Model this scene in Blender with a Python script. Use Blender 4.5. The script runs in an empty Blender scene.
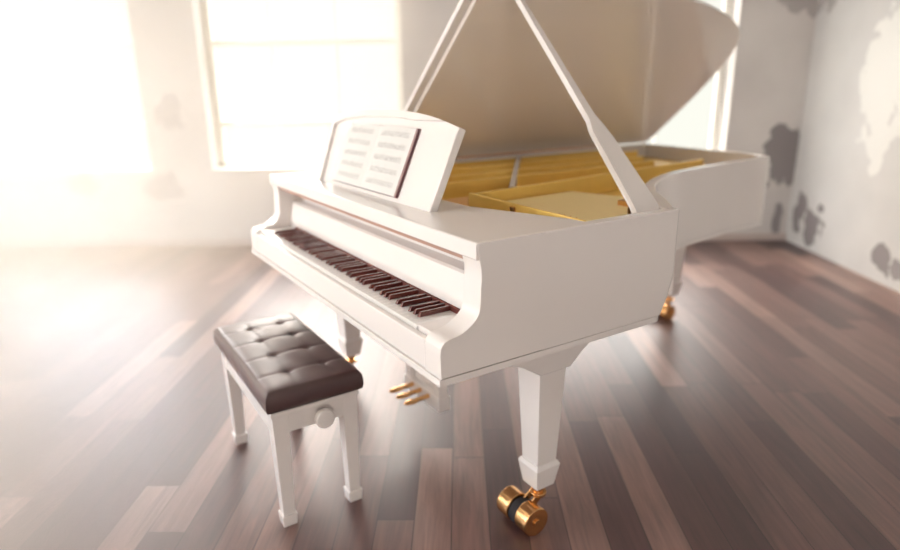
import bpy, bmesh, math, random
from mathutils import Vector, Matrix
random.seed(7)
D = bpy.data
sc = bpy.context.scene
C = sc.collection
PI = math.pi

# ---------------------------------------------------------------- camera
F_PX = 622.07
CAM = Vector((1.0899, -0.6657, 1.3041))          # camera in the piano's own frame
YAW, PITCH, ROLL = 1.00387, 0.28993, -0.01441
WY = YAW - math.radians(1.0)                     # turns the piano's frame into the room's
RZ = Matrix.Rotation(-WY, 4, 'Z')
OFF = RZ @ Vector((-CAM.x, -CAM.y, 0))
PM = Matrix.Translation(OFF) @ RZ                # piano frame -> room
cam_d = D.cameras.new('camera')
cam = D.objects.new('camera', cam_d); C.objects.link(cam)
cam_d.sensor_width = 36; cam_d.lens = F_PX / 900 * 36
cam_d.dof.use_dof = True; cam_d.dof.focus_distance = 1.55; cam_d.dof.aperture_fstop = 1.15
cam_d.clip_start = .02
fw = Vector((-math.sin(YAW)*math.cos(PITCH), math.cos(YAW)*math.cos(PITCH), -math.sin(PITCH)))
rt = Vector((math.cos(YAW), math.sin(YAW), 0)); up = rt.cross(fw)
cr, sr = math.cos(ROLL), math.sin(ROLL)
rt, up = cr*rt + sr*up, -sr*rt + cr*up
m = Matrix((rt, up, -fw)).transposed().to_4x4(); m.translation = CAM
cam.matrix_world = PM @ m
sc.camera = cam

# ---------------------------------------------------------------- light
sc.view_settings.view_transform = 'Standard'; sc.view_settings.look = 'None'
sc.view_settings.gamma = 1; sc.view_settings.use_curve_mapping = False
sc.view_settings.exposure = 0.38
sc.cycles.max_bounces = 10
sc.cycles.volume_bounces = 2
sc.cycles.sample_clamp_indirect = 6
w = D.worlds.new('sky'); sc.world = w; w.use_nodes = True
bg = w.node_tree.nodes['Background']
wn_ = w.node_tree.nodes; wl = w.node_tree.links
# milky pale horizon, much brighter hazy sky higher up
tcw = wn_.new('ShaderNodeTexCoord'); spw = wn_.new('ShaderNodeSeparateXYZ'); wl.new(tcw.outputs['Generated'], spw.inputs[0])
skr = wn_.new('ShaderNodeMapRange'); skr.interpolation_type = 'SMOOTHSTEP'; wl.new(spw.outputs[2], skr.inputs[0])
for k_, v_ in enumerate((.13, .55, 0.0, 1.0)): skr.inputs[k_+1].default_value = v_
skm = wn_.new('ShaderNodeMix'); skm.data_type = 'RGBA'; skm.clamp_result = False; wl.new(skr.outputs[0], skm.inputs[0])
SKY_LOW, SKY_HIGH = (.76, .76, .685), (8.6, 8.35, 7.95)
skm.inputs[6].default_value = (*SKY_LOW, 1); skm.inputs[7].default_value = (*SKY_HIGH, 1)
wl.new(skm.outputs[2], bg.inputs[0]); bg.inputs[1].default_value = 1.0
def sun_from(az, el, energy, col, angle):
    l = D.lights.new('sun', 'SUN'); l.energy = energy; l.color = col; l.angle = math.radians(angle)
    o = D.objects.new('sun', l); C.objects.link(o)
    # az: heading the light comes FROM, measured from +Y towards -X
    a, e = math.radians(az), math.radians(el)
    v = Vector((-math.sin(a)*math.cos(e), math.cos(a)*math.cos(e), math.sin(e)))
    o.rotation_euler = v.to_track_quat('Z', 'Y').to_euler(); o.location = v*12
    return o
sun_from(27, 30, 3.0, (1.0, .87, .74), 42.0)
def area(name, loc, direction, sx, sy, power, col):
    l = D.lights.new(name, 'AREA'); l.shape = 'RECTANGLE'; l.size = sx; l.size_y = sy
    l.energy = power; l.color = col
    o = D.objects.new(name, l); C.objects.link(o); o.location = loc
    o.rotation_euler = Vector(direction).to_track_quat('-Z', 'Z').to_euler()
    return o
area('daylight_side_window', (-5.6, 1.2, 2.35), (1, 0, -.42), 4.2, 2.4, 390, (1, .92, .84))
area('added_front_fill', (.75, -3.1, .9), (-.05, 1, .0), 1.3, 1.6, 31, (1, .93, .87))  # added fill lamp behind the camera, brightens the near side and lid

# ---------------------------------------------------------------- materials
def nodes(name):
    mt = D.materials.new(name); mt.use_nodes = True
    nt = mt.node_tree; b = nt.nodes['Principled BSDF']
    return mt, nt, b
def plain(name, col, rough=.4, metal=0.0, coat=0.0, bump=0.0, bscale=60, var=0.0, coat_rough=.08):
    mt, nt, b = nodes(name)
    b.inputs['Roughness'].default_value = rough; b.inputs['Metallic'].default_value = metal
    b.inputs['Coat Weight'].default_value = coat; b.inputs['Coat Roughness'].default_value = coat_rough
    tc = nt.nodes.new('ShaderNodeTexCoord'); nz = nt.nodes.new('ShaderNodeTexNoise')
    nz.inputs['Scale'].default_value = bscale; nz.inputs['Detail'].default_value = 4
    nt.links.new(tc.outputs['Object'], nz.inputs['Vector'])
    mx = nt.nodes.new('ShaderNodeMix'); mx.data_type = 'RGBA'
    k = 1 - var
    mx.inputs[6].default_value = (*col, 1); mx.inputs[7].default_value = (col[0]*k, col[1]*k, col[2]*k, 1)
    nt.links.new(nz.outputs[0], mx.inputs[0]); nt.links.new(mx.outputs[2], b.inputs['Base Color'])
    if bump:
        bp = nt.nodes.new('ShaderNodeBump'); bp.inputs['Strength'].default_value = bump
        bp.inputs['Distance'].default_value = .002
        nt.links.new(nz.outputs[0], bp.inputs['Height']); nt.links.new(bp.outputs[0], b.inputs['Normal'])
    return mt
M = {}
M['lacquer'] = plain('white_lacquer', (.81, .765, .735), .22, coat=.4, bscale=3, var=.02)
M['lid_under'] = plain('white_lacquer_lid', (.88, .82, .76), .12, coat=.5, bscale=2, var=.03)
M['ivory'] = plain('white_key_plastic', (.82, .80, .77), .2, coat=.3, var=.02)
M['ebony'] = plain('dark_key_wood', (.12, .028, .023), .22, coat=.5, var=.2)
M['felt'] = plain('dark_red_felt', (.16, .035, .025), .9, var=.3)
M['board_gap_shade'] = plain('rose_brown_shade', (.45, .27, .21), .9, var=.1)  # shade of the gap under the top board, as a colour
M['gold'] = plain('gold_iron_plate', (.96, .66, .17), .34, metal=.2, var=.1, bscale=25)
M['gold_pale'] = plain('pale_gold_board', (1.0, .82, .42), .42, metal=.25, var=.06)
M['brass'] = plain('polished_brass', (.83, .47, .20), .22, metal=1, var=.12, bscale=30)
M['rubber'] = plain('black_rubber', (.02, .016, .018), .7)
M['string'] = plain('copper_string', (.80, .52, .25), .35, metal=.8)
M['leather'] = plain('brown_leather', (.085, .044, .043), .40, coat=.55, bump=.25, bscale=260, var=.18, coat_rough=.3)
M['paper'] = plain('paper', (.70, .69, .66), .8, var=.04)
M['ink'] = plain('faded_ink', (.32, .30, .29), .8)
M['cover'] = plain('dark_red_cover', (.10, .02, .025), .5)
M['page_edge'] = plain('page_edge', (.80, .60, .58), .8)
M['frame'] = plain('window_paint', (.80, .78, .72), .5)
M['dark'] = plain('dark_gap', (.16, .11, .095), .9)

def floor_mat():
    mt, nt, b = nodes('oak_planks')
    N = nt.nodes.new; L = nt.links.new
    tc = N('ShaderNodeTexCoord'); sp = N('ShaderNodeSeparateXYZ'); L(tc.outputs['Object'], sp.inputs[0])
    def math_(op, a, b_=None, c=None):
        n = N('ShaderNodeMath'); n.operation = op
        for i, v in enumerate((a, b_, c)):
            if v is None: continue
            if isinstance(v, (int, float)): n.inputs[i].default_value = v
            else: L(v, n.inputs[i])
        return n.outputs[0]
    u = math_('DIVIDE', math_('ADD', sp.outputs[0], .035), .118)
    iu = math_('FLOOR', u)
    wn = N('ShaderNodeTexWhiteNoise'); wn.noise_dimensions = '1D'; L(iu, wn.inputs['W'])
    v = math_('ADD', math_('DIVIDE', sp.outputs[1], 1.15), math_('MULTIPLY', wn.outputs['Value'], 7.3))
    iv = math_('FLOOR', v)
    cb = N('ShaderNodeCombineXYZ'); L(iu, cb.inputs[0]); L(iv, cb.inputs[1])
    wn2 = N('ShaderNodeTexWhiteNoise'); wn2.noise_dimensions = '3D'; L(cb.outputs[0], wn2.inputs['Vector'])
    # grain
    g = N('ShaderNodeCombineXYZ')
    L(math_('MULTIPLY', sp.outputs[0], 26), g.inputs[0]); L(math_('MULTIPLY', sp.outputs[1], 1.6), g.inputs[1])
    L(math_('MULTIPLY', wn2.outputs['Value'], 40), g.inputs[2])
    nz = N('ShaderNodeTexNoise'); nz.inputs['Scale'].default_value = 1.6; nz.inputs['Detail'].default_value = 8
    nz.inputs['Roughness'].default_value = .65; nz.inputs['Distortion'].default_value = .6
    L(g.outputs[0], nz.inputs['Vector'])
    cr_ = N('ShaderNodeValToRGB'); L(wn2.outputs['Value'], cr_.inputs[0])
    el = cr_.color_ramp.elements
    el[0].position = 0; el[0].color = (.050, .021, .022, 1)
    el[1].position = 1; el[1].color = (.30, .182, .150, 1)
    for pos, col in ((.3, (.095, .045, .041, 1)), (.55, (.135, .070, .060, 1)), (.8, (.205, .117, .097, 1))):
        e = el.new(pos); e.color = col
    gr = N('ShaderNodeMapRange'); L(nz.outputs[0], gr.inputs[0])
    gr.inputs[1].default_value = .3; gr.inputs[2].default_value = .7; gr.inputs[3].default_value = .62; gr.inputs[4].default_value = 1.35
    vm = N('ShaderNodeVectorMath'); vm.operation = 'SCALE'
    L(cr_.outputs[0], vm.inputs[0]); L(gr.outputs[0], vm.inputs['Scale'])
    # gaps
    fu = math_('FRACT', u); fv = math_('FRACT', v)
    du = math_('MINIMUM', fu, math_('SUBTRACT', 1, fu)); dv = math_('MINIMUM', fv, math_('SUBTRACT', 1, fv))
    gap = math_('MAXIMUM', math_('LESS_THAN', du, .013), math_('LESS_THAN', dv, .0016))
    mx = N('ShaderNodeMix'); mx.data_type = 'RGBA'; L(gap, mx.inputs[0]); L(vm.outputs[0], mx.inputs[6])
    mx.inputs[7].default_value = (.02, .011, .01, 1)
    L(mx.outputs[2], b.inputs['Base Color'])
    rr = N('ShaderNodeMapRange'); L(nz.outputs[0], rr.inputs[0])
    rr.inputs[3].default_value = .40; rr.inputs[4].default_value = .58
    L(rr.outputs[0], b.inputs['Roughness'])
    b.inputs['Coat Weight'].default_value = .5; b.inputs['Coat Roughness'].default_value = .36
    bp = N('ShaderNodeBump'); bp.inputs['Strength'].default_value = .35; bp.inputs['Distance'].default_value = .002
    h = math_('SUBTRACT', nz.outputs[0], math_('MULTIPLY', gap, 1.5)); L(h, bp.inputs['Height'])
    L(bp.outputs[0], b.inputs['Normal'])
    return mt
M['floor'] = floor_mat()

def plaster(name, base, spots, white=()):
    """old painted plaster: flaked grey patches and newer white filler with shapes of their own"""
    mt, nt, b = nodes(name)
    N = nt.nodes.new; L = nt.links.new
    tc = N('ShaderNodeTexCoord')
    big = N('ShaderNodeTexNoise'); big.inputs['Scale'].default_value = 1.3; big.inputs['Detail'].default_value = 5
    L(tc.outputs['Object'], big.inputs['Vector'])
    fine = N('ShaderNodeTexNoise'); fine.inputs['Scale'].default_value = 7; fine.inputs['Detail'].default_value = 8
    L(tc.outputs['Object'], fine.inputs['Vector'])
    mx = N('ShaderNodeMix'); mx.data_type = 'RGBA'
    r = N('ShaderNodeMapRange'); L(big.outputs[0], r.inputs[0]); r.inputs[1].default_value = .35; r.inputs[2].default_value = .65
    L(r.outputs[0], mx.inputs[0]); mx.inputs[6].default_value = (*base, 1)
    mx.inputs[7].default_value = (base[0]*.86, base[1]*.855, base[2]*.86, 1)
    cur = mx.outputs[2]
    def patch(cur, spot, col, soft):
        (x, y, z), (rx, ry, rz), amt = spot
        s = N('ShaderNodeVectorMath'); s.operation = 'SUBTRACT'; L(tc.outputs['Object'], s.inputs[0]); s.inputs[1].default_value = (x, y, z)
        d = N('ShaderNodeVectorMath'); d.operation = 'DIVIDE'; L(s.outputs[0], d.inputs[0]); d.inputs[1].default_value = (rx, ry, rz)
        ln = N('ShaderNodeVectorMath'); ln.operation = 'LENGTH'; L(d.outputs[0], ln.inputs[0])
        a = N('ShaderNodeMath'); a.operation = 'MULTIPLY_ADD'; L(fine.outputs[0], a.inputs[0]); a.inputs[1].default_value = 2.4
        L(ln.outputs['Value'], a.inputs[2])
        q = N('ShaderNodeMapRange'); L(a.outputs[0], q.inputs[0])
        q.inputs[1].default_value = 2.2 - soft; q.inputs[2].default_value = 2.2 + soft
        q.inputs[3].default_value = amt; q.inputs[4].default_value = 0
        m2 = N('ShaderNodeMix'); m2.data_type = 'RGBA'; L(q.outputs[0], m2.inputs[0]); L(cur, m2.inputs[6])
        m2.inputs[7].default_value = (*col, 1)
        return m2.outputs[2]
    for s in white: cur = patch(cur, s, (.77, .77, .735), .05)
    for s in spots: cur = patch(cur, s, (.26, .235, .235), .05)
    L(cur, b.inputs['Base Color']); b.inputs['Roughness'].default_value = .75
    bp = N('ShaderNodeBump'); bp.inputs['Strength'].default_value = .3; bp.inputs['Distance'].default_value = .004
    L(fine.outputs[0], bp.inputs['Height']); L(bp.outputs[0], b.inputs['Normal'])
    return mt

# ---------------------------------------------------------------- mesh helpers
def finish(name, bm, mat, parent=None, smooth=35, mats=None):
    me = D.meshes.new(name)
    bmesh.ops.recalc_face_normals(bm, faces=bm.faces)
    bm.to_mesh(me); bm.free()
    for x in (mats or [mat]): me.materials.append(x)
    if smooth:
        for p in me.polygons: p.use_smooth = True
        me.set_sharp_from_angle(angle=math.radians(smooth))
    o = D.objects.new(name, me); C.objects.link(o)
    if smooth: md = o.modifiers.new('weighted_normal', 'WEIGHTED_NORMAL'); md.keep_sharp = True; md.weight = 80
    if parent is not None: o.parent = parent
    return o
def box(bm, x0, x1, y0, y1, z0, z1, bev=0, seg=2, mi=0):
    vs = [bm.verts.new((x, y, z)) for x in (x0, x1) for y in (y0, y1) for z in (z0, z1)]
    fs = [bm.faces.new([vs[i] for i in q]) for q in ((0,1,3,2),(4,6,7,5),(0,4,5,1),(2,3,7,6),(0,2,6,4),(1,5,7,3))]
    for f in fs: f.material_index = mi
    if bev:
        es = list({e for f in fs for e in f.edges})
        bmesh.ops.bevel(bm, geom=es, offset=bev, segments=seg, profile=.5, affect='EDGES')
    return vs
def prism(bm, pts, z0, z1, bev=0, seg=2, axis='z', top_only=False, mi=0):
    """extrude an outline; axis says which way"""
    def P(a, b, c):
        return {'z': (a, b, c), 'x': (c, a, b), 'y': (a, c, b)}[axis]
    lo = [bm.verts.new(P(a, b, z0)) for a, b in pts]; hi = [bm.verts.new(P(a, b, z1)) for a, b in pts]
    n = len(pts); fs = [bm.faces.new(lo), bm.faces.new(hi)]
    fs += [bm.faces.new((lo[i], lo[(i+1) % n], hi[(i+1) % n], hi[i])) for i in range(n)]
    for f in fs: f.material_index = mi
    if bev:
        es = set(fs[1].edges) if top_only else set(fs[0].edges) | set(fs[1].edges)
        bmesh.ops.bevel(bm, geom=list(es), offset=bev, segments=seg, profile=.5, affect='EDGES')
def frustum(bm, cx, cy, z0, z1, h0, h1, bev=.003, dx=0, dy=0):
    lo = [bm.verts.new((cx + a*h0, cy + b*h0, z0)) for a, b in ((-1,-1),(1,-1),(1,1),(-1,1))]
    hi = [bm.verts.new((cx + dx + a*h1, cy + dy + b*h1, z1)) for a, b in ((-1,-1),(1,-1),(1,1),(-1,1))]
    fs = [bm.faces.new(lo[::-1]), bm.faces.new(hi)] + [bm.faces.new((lo[i], lo[(i+1)%4], hi[(i+1)%4], hi[i])) for i in range(4)]
    if bev: bmesh.ops.bevel(bm, geom=list({e for f in fs for e in f.edges}), offset=bev, segments=2, profile=.5, affect='EDGES')
def cyl(bm, c, axis, r, h, n=32, bev=0, r2=None):
    a = Vector(axis).normalized(); q = a.to_track_quat('Z', 'Y').to_matrix().to_4x4()
    mm = Matrix.Translation(Vector(c)) @ q
    g = bmesh.ops.create_cone(bm, cap_ends=True, segments=n, radius1=r, radius2=r if r2 is None else r2, depth=h, matrix=mm)
    if bev:
        es = {e for v in g['verts'] for e in v.link_edges if any(len(f.verts) > 4 for f in e.link_faces)}
        bmesh.ops.bevel(bm, geom=list(es), offset=bev, segments=3, profile=.5, affect='EDGES')
def ball(bm, c, r, s=(1, 1, 1), n=16):
    bmesh.ops.create_uvsphere(bm, u_segments=n, v_segments=n//2, radius=r, matrix=Matrix.Translation(Vector(c)) @ Matrix.Diagonal((*s, 1)))
def beam(bm, a, b, wid, z0, z1, bev=.004, wid2=None):
    """bar from plan point a to b"""
    a, b = Vector((*a, 0)), Vector((*b, 0)); d = (b-a).normalized(); s = Vector((-d.y, d.x, 0))
    w2 = wid if wid2 is None else wid2
    pts = [a - s*wid/2, b - s*w2/2, b + s*w2/2, a + s*wid/2]
    prism(bm, [(p.x, p.y) for p in pts], z0, z1, bev)
def new(): return bmesh.new()
def empty(name, mat4, label, cat, group=None):
    o = D.objects.new(name, None); C.objects.link(o); o.matrix_world = mat4
    o.empty_display_size = .1
    o['label'] = label; o['category'] = cat
    if group: o['group'] = group
    return o
def struct(name, bm, mat, smooth=0):
    o = finish(name, bm, mat, None, smooth); o['kind'] = 'structure'; return o

# ================================================================ the room
XL, XR, YB, YF, H = -5.3, 2.85, 5.36, -2.6, 3.3
HAZE = .185; LOW = 2.6
bm = new(); box(bm, XL-.2, XR+.2, YF-.2, YB+.3, -.1, 0)
struct('floor', bm, M['floor'])
bm = new(); box(bm, XL-.2, XR+.2, YF-.2, YB+.3, H, H+.1)
struct('ceiling', bm, plaster('ceiling_plaster', (.90, .88, .84), []))
M['wall_back'] = plaster('old_plaster_back', (.66, .63, .60), [
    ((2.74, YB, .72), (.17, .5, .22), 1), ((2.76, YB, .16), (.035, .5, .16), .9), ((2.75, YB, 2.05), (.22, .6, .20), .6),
    ((-3.25, YB, .56), (.14, .5, .08), .45), ((-2.58, YB, .52), (.16, .5, .10), .4), ((-2.42, YB, 1.12), (.11, .5, .16), .35)])
M['wall_right'] = plaster('old_plaster_right', (.66, .655, .635), [
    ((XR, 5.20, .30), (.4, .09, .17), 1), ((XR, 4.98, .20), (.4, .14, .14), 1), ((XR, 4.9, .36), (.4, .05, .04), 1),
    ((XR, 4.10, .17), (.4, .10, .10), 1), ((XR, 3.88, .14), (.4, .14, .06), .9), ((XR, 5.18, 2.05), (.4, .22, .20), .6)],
    white=[((XR, 4.42, 1.35), (.4, .20, .40), 1), ((XR, 4.05, 1.40), (.4, .35, .42), 1), ((XR, 4.36, .92), (.4, .10, .20), 1)])
M['wall_left'] = plaster('old_plaster_left', (.72, .70, .66), [])
M['wall_front'] = plaster('old_plaster_front', (.66, .62, .59), [])
# windows: x0, x1 of each opening in the back wall
WINS = [(-4.35, -2.65), (-2.12, -.46), (.62, 2.24)]
SILL, HEAD = .66, 2.75
bm = new()
xs = [XL-.2] + [v for p in WINS for v in p] + [XR+.2]
for i in range(0, len(xs), 2): box(bm, xs[i], xs[i+1], YB, YB+.28, 0, H)
for a, b in WINS:
    box(bm, a, b, YB, YB+.28, 0, SILL); box(bm, a, b, YB, YB+.28, HEAD, H)
struct('wall_back', bm, M['wall_back'])
bm = new(); box(bm, XR, XR+.2, YF, YB, 0, H); struct('wall_right', bm, M['wall_right'])
bm = new()
for a, b in ((XL-.2, .1), (1.4, XR+.2)): box(bm, a, b, YF-.2, YF, 0, H)
box(bm, .1, 1.4, YF-.2, YF, 0, .05); box(bm, .1, 1.4, YF-.2, YF, 1.7, H)  # unseen opening, added to let fill light in behind the camera
struct('wall_front', bm, M['wall_front'])
# left wall: tall side windows outside the picture, the room's other daylight
bm = new()
SW = [(-.7, 3.1)]
box(bm, XL-.2, XL, YF, SW[0][0], 0, H); box(bm, XL-.2, XL, SW[0][1], YB, 0, H)
box(bm, XL-.2, XL, SW[0][0], SW[0][1], 0, .6); box(bm, XL-.2, XL, SW[0][0], SW[0][1], 3.0, H)
struct('wall_left', bm, M['wall_left'])
for i, (a, b) in enumerate(WINS):
    bm = new(); y0, y1 = YB+.16, YB+.21
    box(bm, a, a+.06, y0, y1, SILL, HEAD, .004); box(bm, b-.06, b, y0, y1, SILL, HEAD, .004)
    box(bm, a, b, y0, y1, SILL, SILL+.05, .004); box(bm, a, b, y0, y1, HEAD-.06, HEAD, .004)
    rows = [(1.04, 1.70), (1.04, 1.70), (1.70,)][i]
    for z in rows: box(bm, a+.04, b-.04, y0+.005, y1-.005, z-.022, z+.022, .003)
    for k in (1, 2):
        x = a + (b-a)*k/3; box(bm, x-.010, x+.010, y0+.012, y1-.012, SILL+.03, HEAD-.03, .002)
    struct('window_%d' % (i+1), bm, M['frame'], 35)
    bm = new(); box(bm, a-.0, b+.0, YB-.02, YB+.16, SILL-.0, SILL+.018, .004)
    struct('trim_%d' % (i+1), bm, M['frame'], 35)
bm = new(); box(bm, XL, XR, YB-.02, YB, 0, .06, .004)
struct('baseboard_back', bm, plain('baseboard_paint', (.55, .47, .43), .5, var=.1, bscale=8), 35)

# sunlit dust haze hanging in the room
bm = new()
prism(bm, [(XL+.01, -.6), (-.25, -.6), (-.25, 1.0), (-1.0, 2.1), (-1.0, 4.0), (2.2, 4.0), (2.2, YB-.01), (XL+.01, YB-.01)], .002, H-.01)
hm = D.materials.new('haze')
hz = finish('haze', bm, hm, None, 0); hz['kind'] = 'stuff'
hz['label'] = 'bright warm haze in the air in front of the windows'; hz['category'] = 'haze'
hm.use_nodes = True; nt = hm.node_tree; nt.nodes.remove(nt.nodes['Principled BSDF'])
vs_ = nt.nodes.new('ShaderNodeVolumeScatter'); vs_.inputs['Color'].default_value = (1, .855, .665, 1)
vs_.inputs['Anisotropy'].default_value = .5
tc = nt.nodes.new('ShaderNodeTexCoord'); sp = nt.nodes.new('ShaderNodeSeparateXYZ'); nt.links.new(tc.outputs['Object'], sp.inputs[0])
def ramp_(src, a, b, lo, hi):
    r = nt.nodes.new('ShaderNodeMapRange'); r.interpolation_type = 'SMOOTHSTEP'; nt.links.new(src, r.inputs[0])
    for k, v in enumerate((a, b, lo, hi)): r.inputs[k+1].default_value = v
    return r.outputs[0]
def mth(op, a, b):
    r = nt.nodes.new('ShaderNodeMath'); r.operation = op; nt.links.new(a, r.inputs[0]); nt.links.new(b, r.inputs[1]); return r.outputs[0]
edge = nt.nodes.new('ShaderNodeMapRange'); nt.links.new(sp.outputs[1], edge.inputs[0])
for k, v in enumerate((1.0, 2.1, -.25, -1.0)): edge.inputs[k+1].default_value = v
left_ = ramp_(mth('SUBTRACT', edge.outputs[0], sp.outputs[0]), 0, .75, 0, HAZE)
back_ = mth('MULTIPLY', ramp_(sp.outputs[1], 4.0, 5.0, 0, HAZE), ramp_(sp.outputs[0], 1.6, -.7, 0, 1))
low_ = ramp_(sp.outputs[2], 0.0, 1.1, LOW, 1.0)
thin_ = ramp_(sp.outputs[1], 1.8, 4.6, 1.25, .72)
nt.links.new(mth('MULTIPLY', mth('MULTIPLY', mth('MAXIMUM', left_, back_), low_), thin_), vs_.inputs['Density'])
nt.links.new(vs_.outputs[0], nt.nodes['Material Output'].inputs['Volume'])

# ================================================================ the piano
ZB, ZT, W = .656, .978, 1.5
piano = empty('grand_piano', PM, 'white grand piano with its lid propped open and gold frame showing', 'piano')
def arc(cx, cy, r, a0, a1, n):
    return [(cx + r*math.cos(math.radians(a0+(a1-a0)*i/n)), cy + r*math.sin(math.radians(a0+(a1-a0)*i/n))) for i in range(n+1)]
def catmull(pts, n=5):
    out = []
    for i in range(len(pts)-1):
        p0, p1, p2, p3 = pts[max(i-1, 0)], pts[i], pts[i+1], pts[min(i+2, len(pts)-1)]
        for k in range(n):
            t = k/n
            out.append(tuple(.5*((2*p1[j]) + (-p0[j]+p2[j])*t + (2*p0[j]-5*p1[j]+4*p2[j]-p3[j])*t*t + (-p0[j]+3*p1[j]-3*p2[j]+p3[j])*t**3) for j in (0, 1)))
    out.append(pts[-1]); return out
# outer plan of the case from the treble cheek round the tail to the bass cheek
waist = catmull([(-.035, .800), (-.14, .895), (-.262, 1.005), (-.37, 1.14), (-.462, 1.32), (-.520, 1.52), (-.550, 1.75), (-.578, 1.95), (-.580, 2.12), (-.600, 2.215), (-.665, 2.272), (-.78, 2.305), (-1.1, 2.345), (-1.44, 2.388)], 5)
PLAN_TAIL = arc(-.025, .775, .025, 0, 100, 5)[:-1] + waist + arc(-1.46, 2.35, .04, 80, 180, 5)[1:]
def ring(y0): return [(0, y0)] + PLAN_TAIL + [(-W, y0)]
def inset(path, d):
    out = []
    n = len(path)
    for i in range(n):
        a = Vector(path[max(i-1, 0)]); b = Vector(path[i]); c = Vector(path[min(i+1, n-1)])
        t = (c - a).normalized(); nn = Vector((-t.y, t.x))
        out.append(((b + nn*d).x, (b + nn*d).y))
    return out
def wall_strip(bm, path, d, z0, z1, bev=.005):
    inn = inset(path, d); n = len(path)
    rows = [[bm.verts.new((x, y, z)) for x, y in pth] for pth, z in ((path, z0), (path, z1), (inn, z1), (inn, z0))]
    fs = []
    for r in range(4):
        A, B = rows[r], rows[(r+1) % 4]
        fs.append([bm.faces.new((A[i], A[i+1], B[i+1], B[i])) for i in range(n-1)])
    bm.faces.new([rows[r][0] for r in range(4)]); bm.faces.new([rows[r][-1] for r in range(4)][::-1])
    if bev:
        es = [e for r in (1, 2) for e in {bm.edges.get((rows[r][i], rows[r][i+1])) for i in range(n-1)}]
        bmesh.ops.bevel(bm, geom=es, offset=bev, segments=3, profile=.5, affect='EDGES')
ARM = [(.30, ZB+.02), (.30, ZT), (.1015, ZT), (.104, .963), (.107, .932), (.114, .918), (.113, .895), (.111, .87), (.109, .83),
       (.105, .812), (.097, .80), (.086, .79), (.070, .78), (.053, .773), (.033, .769), (.018, .766), (.007, .759), (.001, .748), (0, .735), (0, ZB+.02)]
def arm_piece(bm, x0, x1):
    lo = [bm.verts.new((x0, a, b)) for a, b in ARM]; hi = [bm.verts.new((x1, a, b)) for a, b in ARM]; n = len(ARM)
    f1, f2 = bm.faces.new(lo), bm.faces.new(hi)
    for i in range(n): bm.faces.new((lo[i], lo[(i+1) % n], hi[(i+1) % n], hi[i]))
    es = [e for e in set(f1.edges) | set(f2.edges) if not all(v.co.y > .299 for v in e.verts)]
    bmesh.ops.bevel(bm, geom=es, offset=.0022, segments=2, profile=.5, affect='EDGES')
    bmesh.ops.triangulate(bm, faces=[f for f in bm.faces if len(f.verts) > 8])
ARM = ARM[:7] + catmull(ARM[7:18], 3) + ARM[18:]
bm = new()
path = ring(.299)
wall_strip(bm, path, .038, ZB+.02, ZT, .005)
for x0, x1 in ((-.07, 0), (-W, -W+.07)): arm_piece(bm, x0, x1)
def tuck(bm):        # the cheek corner draws in towards its foot
    bmesh.ops.bisect_plane(bm, geom=bm.verts[:] + bm.edges[:] + bm.faces[:], plane_co=(0, 0, .79), plane_no=(0, 0, 1))
    bmesh.ops.bisect_plane(bm, geom=bm.verts[:] + bm.edges[:] + bm.faces[:], plane_co=(0, 0, .73), plane_no=(0, 0, 1))
    for v in bm.verts:
        if v.co.x > -.12 and v.co.y > .6 and v.co.z < .785:
            k = ((.79 - v.co.z)/.134)**1.5; v.co.y -= .055*k*min(1, (v.co.x+.12)/.05)
tuck(bm)
rim = finish('case', bm, M['lacquer'], piano, 32)
# moulding band round the foot of the case, with a fine dark joint above it
bm = new()
foot = [(0, -.003)] + PLAN_TAIL + [(-W, -.003)]
prism(bm, [(x, y - (.050 if x > -.05 and y > .6 else 0)) for x, y in foot], ZB, ZB+.0185, .003)
finish('base_moulding', bm, M['lacquer'], piano, 32)
bm = new(); sh = [(x, y - (.050 if x > -.05 and y > .6 else 0)) for x, y in inset([(-.0, .008)] + PLAN_TAIL + [(-W, .008)], .004)]; prism(bm, sh, ZB+.0175, ZB+.022)
finish('joint_line', bm, M['dark'], piano, 0)
# key slip along the front
bm = new(); box(bm, -W+.07, -.07, 0, .0185, ZB+.02, .752, .005)
finish('key_slip', bm, M['lacquer'], piano)
# key bed under the keys and cheek blocks beside them
bm = new(); box(bm, -W+.06, -.06, .02, .60, ZB+.02, .735)
finish('key_bed', bm, M['lacquer'], piano, 0)
for x0, x1 in ((-W+.07, -1.354), (-.136, -.07)):
    bm = new(); box(bm, x0, x1, .0205, .17, .735, .764, .004); finish('cheek_block', bm, M['lacquer'], piano)
# fallboard
bm = new()
prism(bm, [(.149, .768), (.150, .80), (.163, .862), (.170, .868), (.205, .872), (.212, .94), (.235, .94), (.235, .735), (.149, .735)], -W+.07, -.07, .0015, axis='x')
finish('fallboard', bm, M['lacquer'], piano, 25)
bm = new(); box(bm, -1.354, -.136, .142, .149, .735, .7735); finish('felt_strip', bm, M['felt'], piano, 0)
bm = new(); box(bm, -W+.071, -.071, .118, .213, .922, .9365); finish('board_gap_shade', bm, M['board_gap_shade'], piano, 0)  # brown strip painting the shade in the gap below the top board
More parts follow.
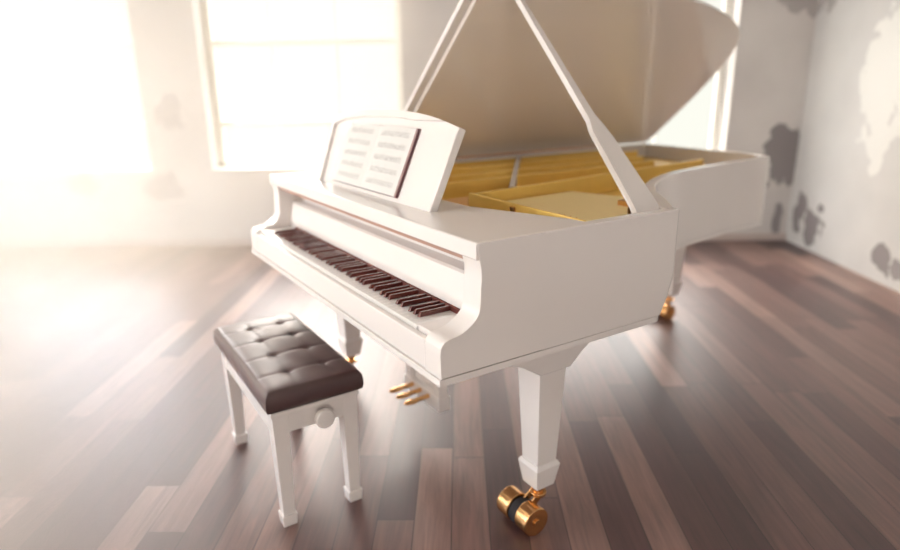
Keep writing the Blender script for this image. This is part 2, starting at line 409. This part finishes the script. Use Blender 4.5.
# keys
KX0, KW = -1.352, (1.352-.138)/52
names = 'A B C D E F G'.split()
for i in range(52):
    bm = new(); x = KX0 + i*KW
    note = names[i % 7]
    box(bm, x+.00025, x+KW-.00025, .0205, .142, .741, .760, .0008)
    box(bm, x+.0003, x+KW-.0003, .0195, .0225, .735, .757)
    finish('white_key', bm, M['ivory'], piano)
    if i < 51 and note in 'ACDFG':
        off = {'A': .0, 'C': -.0015, 'D': .0015, 'F': -.002, 'G': 0}[note]
        bm = new(); c = x + KW + off; z0, z1 = .7602, .7725
        vs = [bm.verts.new(v) for v in ((c-.0062, .049, z0), (c+.0062, .049, z0), (c+.0062, .142, z0), (c-.0062, .142, z0),
                                        (c-.0046, .056, z1), (c+.0046, .056, z1), (c+.0046, .142, z1), (c-.0046, .142, z1))]
        fs = [bm.faces.new([vs[k] for k in q]) for q in ((3,2,1,0),(4,5,6,7),(0,1,5,4),(1,2,6,5),(2,3,7,6),(3,0,4,7))]
        bmesh.ops.bevel(bm, geom=list(bm.edges), offset=.0016, segments=3, profile=.5, affect='EDGES')
        finish('black_key', bm, M['ebony'], piano)
# front top board
bm = new()
prism(bm, [(-W+.003, .1), (-.003, .1), (-.003, .46), (-.03, .46), (-.08, .45), (-.39, .335), (-1.20, .335), (-W+.003, .335)],
      .937, ZT+.0006, .005, 3)
finish('top_board', bm, M['lacquer'], piano, 32)
# gold plate, bars and boxes inside
inner = inset(ring(.30), .039)
bm = new()
pl = [(x, max(y, .30)) for x, y in inner]
prism(bm, pl, .885, .900)
finish('iron_plate', bm, M['gold'], piano, 0)
def bar(a, b, wid, z0=.9, z1=.968, mat='gold', name='plate_bar', **k):
    bm = new(); beam(bm, a, b, wid, z0, z1, **k); return finish(name, bm, M[mat], piano)
bar((-.595, .490), (-.045, .468), .012, z1=.978, name='front_bar')
bar((-.59, .50), (-.765, 1.93), .018, z1=.974)
bar((-.860, .42), (-.875, 1.72), .018, z1=.972)
bar((-1.04, .42), (-1.06, 1.86), .018)
bar((-1.23, .42), (-1.27, 2.06), .018)
bar((-1.40, .50), (-1.42, 2.05), .018)
bar((-.640, .70), (-1.40, 1.34), .022, .93, .974, 'lacquer', 'damper_rail')
bar((-1.42, .40), (-.64, .40), .05, .9, .925, 'lacquer', 'pin_block')
bm = new()
prism(bm, [(-.57, .51), (-.06, .49), (-.16, .76), (-.25, .86), (-.40, 1.00), (-.60, .95)], .9, .938, .003)
finish('treble_board', bm, M['gold_pale'], piano)
bm = new(); box(bm, -.36, -.335, .47, .515, .9, .969, .003); box(bm, -.33, -.30, .475, .50, .9, .96, .003)
finish('clamp', bm, M['brass'], piano)
bm = new()
for k in range(9): cyl(bm, (-.17 - .012*k, .56 + .012*(k % 2), .944), (0, 0, 1), .0024, .014, 6)
pins = finish('tuning_pins', bm, M['brass'], piano, 0); pins['kind'] = 'stuff'
bm = new(); box(bm, -.30, -.235, .865, .90, .9, .955, .003); finish('agraffe_block', bm, M['brass'], piano)
bm = new()
for i in range(88):
    t = i/87
    x0 = -.68 - .76*t; x1 = -.80 - .58*t
    y1 = min(1.93 + .14*t, 2.05)
    a, b = Vector((x0, .42, .914)), Vector((x1, y1, .914)); d = b-a
    cyl(bm, (a+b)/2, d, .0011, d.length, 4)
s_ = finish('strings', bm, M['string'], piano, 0); s_['kind'] = 'stuff'
# ledge inside the treble corner
bm = new(); prism(bm, [(-.045, .70), (-.04, .765), (-.20, .905), (-.26, .93), (-.24, .86), (-.12, .74)], .90, .962, .008, 3)
finish('corner_ledge', bm, M['lacquer'], piano)
# lid: hinged along the bass side
TH = math.radians(41)
lidp = D.objects.new('lid', None)
lid_pts = [(0, .655)] + arc(-.025, .785, .025, 0, 100, 5)[:-1] + catmull([(-.035, .81), (-.13, .905), (-.245, 1.02), (-.345, 1.16), (-.41, 1.34), (-.452, 1.52), (-.483, 1.71),
    (-.505, 1.85), (-.54, 2.0), (-.58, 2.13), (-.635, 2.24), (-.73, 2.325), (-.87, 2.375), (-1.1, 2.405), (-1.48, 2.41)], 5) + [(-W, 2.39), (-W, .655)]
bm = new(); prism(bm, [(x+W, y) for x, y in lid_pts], 0, .020, .004, 3)
lid = finish('lid', bm, M['lid_under'], piano, 32)
lid.location = (-W, 0, ZT+.002); lid.rotation_euler = (0, -TH, 0)
bm = new(); prism(bm, [(.03, .625), (1.50, .625), (1.50, .775), (1.49, .80), (.03, .93)], .021, .041, .004, 3)
flap = finish('folded_flap', bm, M['lacquer'], lid, 32)
bm = new(); cyl(bm, (-W+.004, 1.38, ZT+.004), (0, 1, 0), .004, 1.42, 10)
finish('hinge', bm, M['brass'], piano)
# prop stick: wide foot, a step, then a slim upper length
a = Vector((-.052, .73, ZT-.03)); b = Vector((-.722, .73, 1.658))
d = (b-a).normalized(); L_ = (b-a).length
q = Matrix((Vector((0, 1, 0)), d.cross(Vector((0, 1, 0))) * -1, d)).transposed()
bm = new()
outline = [(-.050, 0), (-.050, .02), (-.040, .05), (-.030, .315), (-.026, .335), (-.013, .36), (-.011, L_), (.011, L_), (.013, .375), (.030, .335), (.036, .29), (.052, .05), (.052, 0)]
prism(bm, outline, -.009, .009, .003, 2, axis='y')
for v in bm.verts: v.co = a + q @ Vector((v.co.x, v.co.y, v.co.z))
finish('lid_prop', bm, M['lacquer'], piano, 32)
# music desk, leaning back
tilt = math.atan2(.10, .227)
DM = Matrix.Translation((0, .200, ZT+.0005)) @ Matrix.Rotation(-tilt, 4, 'X')     # local x along, y = thickness, z = up the desk
def arch_z(x):                      # top edge of the desk
    t = (x + .80)/.43; return .247 + .038*(1 - min(1, abs(t)**2.2))
top = [(-.368 - .87*i/24, 0) for i in range(25)]
top = [(x, arch_z(x)) for x, _ in top]
outl = [(-1.182, 0), (-.372, 0)] + top
bm = new(); prism(bm, outl, 0.0, .026, .005, 3, axis='y')
desk = finish('music_desk', bm, M['lacquer'], piano, 32)
desk.matrix_local = DM
bm = new()
rimp = [(-1.182, 0), (-1.158, 0), (-1.205, .222)] + [(x, z-.022) for x, z in top[::-1] if -1.20 < x < -.60] + [t_ for t_ in top if t_[0] < -.44]
prism(bm, rimp, -.010, .001, .003, 2, axis='y')
finish('desk_moulding', bm, M['lacquer'], desk, 32)

# legs
def caster(parent, x, y):
    """twin brass wheels; centre x, y on the floor"""
    for dx in (-.045, .045):
        bm = new(); cyl(bm, (x+dx, y, .0465), (1, 0, 0), .046, .052, 40, .004)
        cyl(bm, (x+dx*1.62, y, .0465), (1, 0, 0), .012, .006, 16, .001)
        finish('wheel', bm, M['brass'], parent)
    bm = new(); cyl(bm, (x, y, .043), (1, 0, 0), .042, .034, 32, .004)
    finish('tyre', bm, M['rubber'], parent)
    return x, y
def leg(cx, cy, ox=-.018, oy=-.048, bracket=True):
    bm = new()
    frustum(bm, cx, cy, .215, .535, .036, .050, .003)
    lg = finish('leg', bm, M['lacquer'], piano)
    bm = new(); frustum(bm, cx, cy, .14, .215, .034, .046, .003); frustum(bm, cx, cy, .2145, .226, .046, .040, .002)
    finish('cuff', bm, M['lacquer'], lg)
    if bracket:
        bm = new()
        side = [(cy-.30, .655), (cy-.27, .648), (cy-.12, .578), (cy-.052, .535), (cy+.058, .535), (cy+.10, .575), (cy+.17, .625), (cy+.26, .655)]
        prism(bm, side, cx-.058, cx+.058, .004, axis='x')
        finish('bracket', bm, M['lacquer'], lg)
    x, y = caster(lg, cx+ox, cy+oy)
    bm = new()
    cyl(bm, (cx, cy, .122), (0, 0, 1), .017, .04, 20)
    cyl(bm, (cx, cy, .105), (0, 0, 1), .026, .012, 24, .003)
    for dx in (-.0155, .0155):     # fork cheeks from the stem down to the axle
        A = Vector((cx + (x-cx)*.1 + dx, cy, .108)); B = Vector((x+dx, y, .045))
        dd = (B-A); s = Vector((0, -dd.z, dd.y)).normalized()*.012
        vs = []
        for P in (A, B):
            for sx in (-.003, .003):
                for k in (-1, 1): vs.append(bm.verts.new(P + Vector((sx, 0, 0)) + s*k))
        for qd in ((0,1,3,2),(4,6,7,5),(0,4,5,1),(2,3,7,6),(0,2,6,4),(1,5,7,3)): bm.faces.new([vs[k] for k in qd])
    cyl(bm, (x, y, .0465), (1, 0, 0), .007, .10, 12)
    finish('caster_fork', bm, M['brass'], lg)
    return lg
leg(-.165, .445)
leg(-1.40, .37)
leg(-1.13, 2.27, bracket=False)

# pedal lyre
bm = new()
for x in (-.92, -.71): frustum(bm, x, .43, .16, .655, .020, .026, .003)
box(bm, -.95, -.68, .405, .455, .15, .21, .006); box(bm, -.96, -.67, .39, .47, .60, .656, .006)
lyre = finish('pedal_lyre', bm, M['lacquer'], piano)
bm = new(); box(bm, -.90, -.73, .425, .440, .21, .60, .003); finish('back_panel', bm, M['lacquer'], lyre)
for x in (-.875, -.815, -.755):
    bm = new(); cyl(bm, (x, .375, .19), (0, 1, .05), .009, .07, 16)
    ball(bm, (x, .330, .188), .017, (.9, 1.9, .55))
    finish('pedal', bm, M['brass'], lyre)
# ================================================================ the music book on the desk
BM = PM @ DM @ Matrix.Translation((-.815, -.0, .013))
book = empty('music_book', BM, 'open book of sheet music with dark red cover resting on the piano music desk', 'book')
hw, bh = .245, .215
bm = new(); box(bm, -hw-.003, hw+.006, -.0045, -.001, 0, bh+.004, .001); finish('cover', bm, M['cover'], book)
for sgn, nm in ((-1, 'left_pages'), (1, 'right_pages')):
    bm = new(); n = 14
    fr, bk = [], []
    for i in range(n+1):
        t = i/n; x = sgn*(hw-.002)*t; th = .003 + .006*math.sin(PI*min(1, t*1.1+.03))*(1-.35*t)
        if sgn > 0: th += .003*t
        fr.append((x, -.006-th)); bk.append((x, -.0055))
    pts = fr + bk[::-1]
    prism(bm, pts, .002, bh+.001, 0)
    for f in bm.faces: f.material_index = 0
    # outer fore-edge
    for f in bm.faces:
        c = f.calc_center_median()
        if abs(c.x) > hw-.003: f.material_index = 2
    rnd = random.Random(3 + sgn)
    def th_at(t): 
        v = .003 + .006*math.sin(PI*min(1, t*1.1+.03))*(1-.35*t)
        return v + (.003*t if sgn > 0 else 0)
    for s in range(5):              # five systems of stave lines, with notes
        zc = bh - .030 - s*.040
        for l in range(5):
            for i in range(8):
                t0, t1 = .12 + .095*i, .12 + .095*(i+1)
                q = [(t0, -1), (t1, -1), (t1, 1), (t0, 1)]
                bm.faces.new([bm.verts.new((sgn*hw*t, -.0064-th_at(t), zc + l*.0035 + k*.00035)) for t, k in q]).material_index = 1
        for k in range(13):
            t = .14 + .72*(k + rnd.random()*.5)/13; z = zc + rnd.random()*.014
            y = -.0066-th_at(t)
            bm.faces.new([bm.verts.new((sgn*hw*t + .0022*math.cos(a_*PI/3), y, z + .0017*math.sin(a_*PI/3))) for a_ in range(6)]).material_index = 1
            bm.faces.new([bm.verts.new((sgn*hw*t + u, y, z + v)) for u, v in ((.0016, 0), (.0022, 0), (.0022, .011), (.0016, .011))]).material_index = 1
    o = finish(nm.split('_')[1], bm, None, book, 30, [M['paper'], M['ink'], M['page_edge']])

# ================================================================ the bench
bx0, bx1, by0, by1 = -1.195, -.560, -.245, .045
BE = PM @ Matrix.Translation(((bx0+bx1)/2, (by0+by1)/2, 0))
bench = empty('piano_bench', BE, 'white piano bench with a brown buttoned leather seat in front of the keyboard', 'bench')
hx, hy = (bx1-bx0)/2, (by1-by0)/2
for sx in (-1, 1):
    for sy in (-1, 1):
        bm = new(); cx, cy = sx*(hx-.034), sy*(hy-.034)
        frustum(bm, cx, cy, .034, .392, .0185, .0255, .002); frustum(bm, cx, cy, 0, .040, .0215, .0245, .003)
        finish('leg', bm, M['lacquer'], bench)
bm = new()
for s in (-1, 1):
    box(bm, -hx+.02, hx-.02, s*(hy-.02)-.009, s*(hy-.02)+.009, .325, .398, .002)
    box(bm, s*(hx-.02)-.009, s*(hx-.02)+.009, -hy+.02, hy-.02, .325, .398, .002)
box(bm, -hx+.004, hx-.004, -hy+.004, hy-.004, .385, .402, .004)
finish('apron', bm, M['lacquer'], bench)
bm = new(); cyl(bm, (hx+.012, .012, .357), (1, 0, 0), .010, .04, 16); cyl(bm, (hx+.026, .012, .357), (1, 0, 0), .030, .024, 40, .006)
finish('height_knob', bm, M['lacquer'], bench, 40)
# tufted cushion
bxs = [-.215, -.075, .068, .208]; bys = [-.048, .062]
bys = [-.045, .068]
def top_z(x, y):
    ex = max(0, 1 - (abs(x)/hx)**26); ey = max(0, 1 - (abs(y)/hy)**18)
    z = .467 + .009*(ex*ey)**.5
    z += .006*(1-(x/hx)**2)*(1-(y/hy)**2)
    for b_x in bxs:
        z -= .0018*math.exp(-((x-b_x)/.009)**2) * (ex*ey)
        for b_y in bys:
            r2 = (x-b_x)**2 + (y-b_y)**2
            z -= .006*math.exp(-r2/.00012) + .003*math.exp(-r2/.0009)
    for b_y in bys: z -= .0008*math.exp(-((y-b_y)/.007)**2) * (ex*ey)
    return z
bm = new(); nx, ny = 120, 64
def sup(u): return math.copysign(abs(u)**.92, u)
G = []
for i in range(nx+1):
    row = []
    for j in range(ny+1):
        u, v = sup(2*i/nx-1), sup(2*j/ny-1)
        x, y = u*hx*.985, v*hy*.985
        # rounded corners in plan
        row.append(bm.verts.new((x, y, top_z(x, y))))
    G.append(row)
for i in range(nx):
    for j in range(ny): bm.faces.new((G[i][j], G[i+1][j], G[i+1][j+1], G[i][j+1]))
loop = [G[i][0] for i in range(nx+1)] + [G[nx][j] for j in range(1, ny+1)] + [G[i][ny] for i in range(nx-1, -1, -1)] + [G[0][j] for j in range(ny-1, 0, -1)]
prev = loop
for k, (gx, z) in enumerate(((.0045, .4635), (.009, .455), (.011, .436), (.011, .422), (.008, .409), (-.002, .402))):
    cur = []
    for v in loop:
        x, y = v.co.x, v.co.y
        ox = gx*(abs(x)/hx > .97)*math.copysign(1, x); oy = gx*(abs(y)/hy > .95)*math.copysign(1, y)
        cur.append(bm.verts.new((x+ox, y+oy, z)))
    for i in range(len(loop)):
        n = (i+1) % len(loop); bm.faces.new((prev[i], prev[n], cur[n], cur[i]))
    prev = cur
bm.faces.new(prev)
cush = finish('seat_cushion', bm, M['leather'], bench, 60)
for b_x in bxs:
    for b_y in bys:
        bm = new(); ball(bm, (b_x, b_y, top_z(b_x, b_y)+.0012), .0065, (1, 1, .45), 14)
        finish('button', bm, M['leather'], cush)
